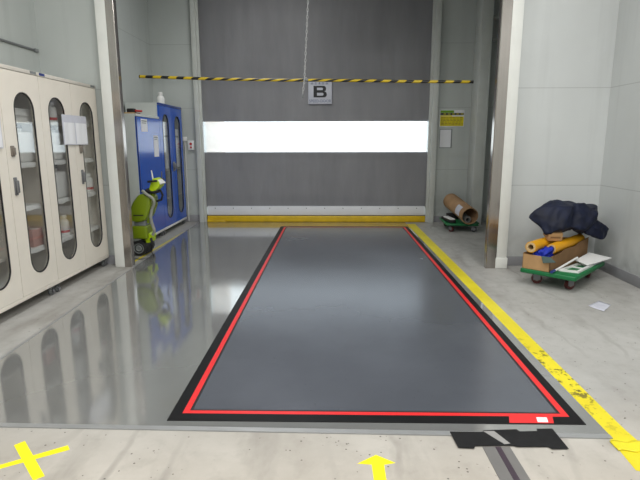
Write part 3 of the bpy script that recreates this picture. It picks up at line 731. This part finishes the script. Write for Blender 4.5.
s = empty('folded_sheet', (1.98, 8.36, .1355), .1, 'folded grey and white sheets under the tilted kraft tube', 'sheets')
MB().box(-.055, .05, -.16, .3, 0, .05, .012, 3).build('lower_sheet', 'dark', s); MB().box(-.05, .04, -.14, .20, .05, .072, .008, 3).build('upper_sheet', 'liner', s)
s = empty('support_block', (2.10, 8.70, .1355), 0, 'dark block under the raised back end of the kraft tube', 'block')
MB().box(-.10, .10, -.05, .05, 0, .095, .01).build('body', 'dark', s)

# ------------------------------------------------------------------ debris dolly, right
DO = Vector((1.95, 5.10, 0)); DA = math.radians(-43.5)
s = empty('green_dolly', DO, DA, 'larger green dolly in the right corner loaded with carton and tarp', 'dolly', 'green dollies')
MB().box(0, .54, 0, .90, .125, .172, .012, 3).build('deck', 'green', s)
for i, (x, y) in enumerate(((.10, .14), (.43, .14), (.10, .74), (.43, .74))): swivel(s, x, y, .125, .052, 'wheelred', .6 + i * .5)
DT = .1725
def D(u, v, z): return (Matrix.Translation(DO) @ Matrix.Rotation(DA, 4, 'Z')) @ Vector((u, v, z))
s = empty('cardboard_box', DO + Vector((0, 0, DT)), DA, 'long open cardboard carton on the larger dolly', 'box')
MB().prism([(.015, .01, 0), (.285, .01, 0), (.365, .86, 0), (.015, .86, 0)], (0, 0, .006)).box(.015, .285, .01, .016, 0, .15).box(.015, .021, .01, .86, 0, .16).box(.015, .365, .854, .86, 0, .22).build('panel', 'card', s, smooth=False)
MB().prism([(.279, .01, 0), (.359, .86, 0), (.359, .86, .25), (.338, .64, .225), (.331, .56, .195), (.307, .31, .19), (.30, .24, .165), (.279, .01, .15)], (.006, 0, 0)).build('long_side', 'cardd', s, smooth=False)
MB().prism([(.20, .008, .148), (.285, .008, .150), (.355, -.03, .118), (.24, -.045, .095)], (0, 0, .004)).build('flap', 'teal', s, smooth=False)['label'] = 'dark teal carton flap'
def rolled(name, p, q, r, ri, label):
    o_ = empty(name, p, 0, label, 'tube', 'yellow tubes in the carton'); d_ = Vector(q) - Vector(p)
    MB().pipe((0, 0, 0), d_, r, r * .86, 30).build('sleeve', 'tubeyel', o_)
    n_ = d_.normalized(); MB().pipe(-n_ * .004, d_ * .995, r * .858, ri, 30).build('core', 'tan', o_)
rolled('yellow_tube', D(.10, -.02, .405), D(.11, .66, .40), .056, .028, 'open-ended yellow tube on the left side of the carton')
rolled('yellow_tube', D(.232, .17, .378), D(.29, .82, .405), .052, .03, 'yellow tube along the right side of the carton under the tarp')
def blob(name, parts, vox, amp, freq, mat, label, cat, seed=0., smooth_it=2):
    """cloth heap: hulls merged by a voxel remesh, then creased"""
    mb = MB()
    for pts_ in parts:
        vs = [mb.bm.verts.new(p) for p in pts_]
        r_ = bmesh.ops.convex_hull(mb.bm, input=vs)
        bmesh.ops.delete(mb.bm, geom=[v for v in r_['geom_interior'] if isinstance(v, bmesh.types.BMVert) and v.is_valid], context='VERTS')
    o_ = mb.build(name, mat)
    md = o_.modifiers.new('r', 'REMESH'); md.mode = 'VOXEL'; md.voxel_size = vox
    sm = o_.modifiers.new('s', 'SMOOTH'); sm.iterations = smooth_it; sm.factor = .5
    me = bpy.data.meshes.new_from_object(o_.evaluated_get(bpy.context.evaluated_depsgraph_get()))
    o_.modifiers.clear(); o_.data = me
    ns = [(v.index, v.normal.copy()) for v in me.vertices]
    for i, n_ in ns:
        v = me.vertices[i]; p = v.co * freq + Vector((seed, seed * 2, 0))
        p = p + .6 * Vector((noise.noise(p * .7), noise.noise(p * .7 + Vector((9, 0, 0))), noise.noise(p * .7 + Vector((0, 9, 0)))))
        q = (1 - abs(noise.noise(p)) * 2.2) * .7 + (1 - abs(noise.noise(p * 2.1)) * 2.2) * .3
        v.co += n_ * (amp * (q - .4))
    me.shade_smooth()
    if not me.materials: me.materials.append(M[mat])
    settle(o_); return tag(o_, label, cat)
P3 = lambda x, y, z: Vector((x, y, z))
blob('tarp', [
    [P3(2.048, 5.250, 0.671), P3(2.164, 5.250, 0.770), P3(2.314, 5.350, 0.831), P3(2.494, 5.450, 0.831), P3(2.495, 5.200, 0.808), P3(2.200, 5.150, 0.515), P3(2.340, 5.100, 0.576), P3(2.463, 5.150, 0.578), P3(2.127, 5.200, 0.600), P3(2.435, 5.600, 0.780), P3(2.710, 5.650, 0.763), P3(2.322, 5.550, 0.577), P3(2.709, 5.600, 0.524), P3(2.469, 5.500, 0.46)],
    [P3(2.490, 5.300, 0.816), P3(2.671, 5.350, 0.795), P3(2.813, 5.400, 0.767), P3(2.778, 5.300, 0.712), P3(2.757, 5.300, 0.617), P3(2.463, 5.150, 0.578), P3(2.620, 5.200, 0.559), P3(2.969, 5.700, 0.735), P3(2.976, 5.700, 0.554), P3(2.702, 5.700, 0.746), P3(2.678, 5.600, 0.502), P3(2.754, 5.550, 0.45)],
    [P3(2.692, 5.300, 0.638), P3(2.845, 5.350, 0.609), P3(2.975, 5.400, 0.526), P3(2.950, 5.400, 0.406), P3(2.794, 5.300, 0.452), P3(2.650, 5.250, 0.509), P3(3.036, 5.650, 0.471), P3(2.997, 5.600, 0.390), P3(2.898, 5.700, 0.554), P3(2.861, 5.600, 0.45)]],
    .012, .032, 4.6, 'navy', 'crumpled dark navy tarp heaped on top of the carton', 'tarp', 2.)
blob('plastic_bag', [[P3(*D(u, v, z)) for u, v, z in ((.12, .03, .20), (.24, .03, .20), (.14, .03, .35), (.22, .04, .385), (.255, .15, .40), (.14, .25, .38), (.2, .3, .21), (.08, .1, .30))]], .010, .03, 12, 'bag', 'bright blue crumpled bag between the two yellow tubes', 'bag', 5., 2)
s = empty('cardboard_piece', D(.205, .30, .445), DA + .7, 'small cardboard scrap tucked under the tarp between the tubes', 'cardboard')
MB().box(-.07, .07, -.02, .14, 0, .085, .004, mtx=Matrix.Rotation(.25, 4, 'X')).build('flap', 'card', s); MB().box(-.05, .05, -.022, -.0195, .03, .05, mtx=Matrix.Rotation(.25, 4, 'X')).build('tape_seal', 'cardd', s, smooth=False)
s = empty('plastic_stand', DO + Vector((0, 0, DT)), DA, 'white rectangular plastic stand lying flat on the larger dolly', 'stand')
ol = [(.33, .13, 0), (.51, .17, 0), (.515, .60, 0), (.372, .56, 0)]; il = [(.362, .17, 0), (.482, .20, 0), (.486, .565, 0), (.396, .535, 0)]
MB().ring(il, ol, (0, 0, .018)).build('border', 'white', s); MB().box(.38, .484, .36, .375, .002, .016, .002).build('crossbar', 'white', s)
s = empty('paper_pile', DO + Vector((0, 0, DT)), DA, 'grey white card sheets at the far end of the larger dolly', 'paper')
MB().prism([(.365, .50, .05), (.50, .46, .025), (.60, .90, .045), (.40, .80, .09)], (0, 0, .006)).build('upper_card', 'liner', s, smooth=False)
MB().prism([(.385, .63, .0), (.51, .63, .0), (.52, .86, .0), (.40, .85, .0)], (0, 0, .018)).build('lower_card', 'signgrey', s, smooth=False)
s = empty('white_stick', D(.322, .05, DT + .03), DA, 'thin white stick with blue tip leaning beside the carton', 'stick')
MB().tube([(0, 0, -.015), (.03, .24, .02), (.06, .45, .055)], .010, 8).build('shaft', 'white', s); MB().tube([(-.003, -.07, -.016), (0, .004, -.014)], .014, 8).build('tip', 'tinyblue', s)

# ------------------------------------------------------------------ light
def lamp(x, y, z, sx, sy, power, rot=(0, 0, 0), name='ceiling_light'):
    f = empty(name, (x, y, z), 0, 'white ceiling light fixture', 'ceiling light', 'ceiling lights')
    MB().box(-sx / 2 - .03, sx / 2 + .03, -sy / 2 - .03, sy / 2 + .03, -.05, 0, .005).build('housing', 'white', f)
    L = bpy.data.lights.new('lamp_glow', 'AREA'); L.shape = 'RECTANGLE'; L.size = sx; L.size_y = sy; L.energy = power; L.color = (1, .995, .98)
    o_ = bpy.data.objects.new('lamp_glow', L); COL.objects.link(o_); o_.parent = f; o_.location = (0, 0, -.055)
for x in (-1.1, 1.8):
    for y in (-3.6, -1.2, 1.2, 3.6): lamp(x, y, CH, 1.25, .3, 55)
lamp(-1.1, 7.4, CH, 1.25, .3, 32)
w = bpy.data.worlds.new('sky'); scn.world = w; w.use_nodes = True
bg = w.node_tree.nodes['Background']; bg.inputs[0].default_value = (.86, .95, 1., 1); bg.inputs[1].default_value = 2.2

# ------------------------------------------------------------------ camera
f_px, pitch, yaw, roll = 506.56, .19222, .02126, -.001837
cam = bpy.data.cameras.new('camera'); cam.sensor_fit = 'HORIZONTAL'; cam.sensor_width = 36; cam.lens = 36 * f_px / 640
co = bpy.data.objects.new('camera', cam); COL.objects.link(co)
rt = Vector((math.cos(yaw), math.sin(yaw), 0)); fw = Vector((-math.sin(yaw) * math.cos(pitch), math.cos(yaw) * math.cos(pitch), -math.sin(pitch))); up = rt.cross(fw)
r2 = rt * math.cos(roll) + up * math.sin(roll); u2 = -rt * math.sin(roll) + up * math.cos(roll)
co.matrix_world = Matrix.Translation((0, 0, 1.45)) @ Matrix((r2, u2, -fw)).transposed().to_4x4()
cam.clip_start = .05; scn.camera = co
scn.view_settings.view_transform = 'Standard'; scn.view_settings.look = 'None'; scn.view_settings.exposure = 0.
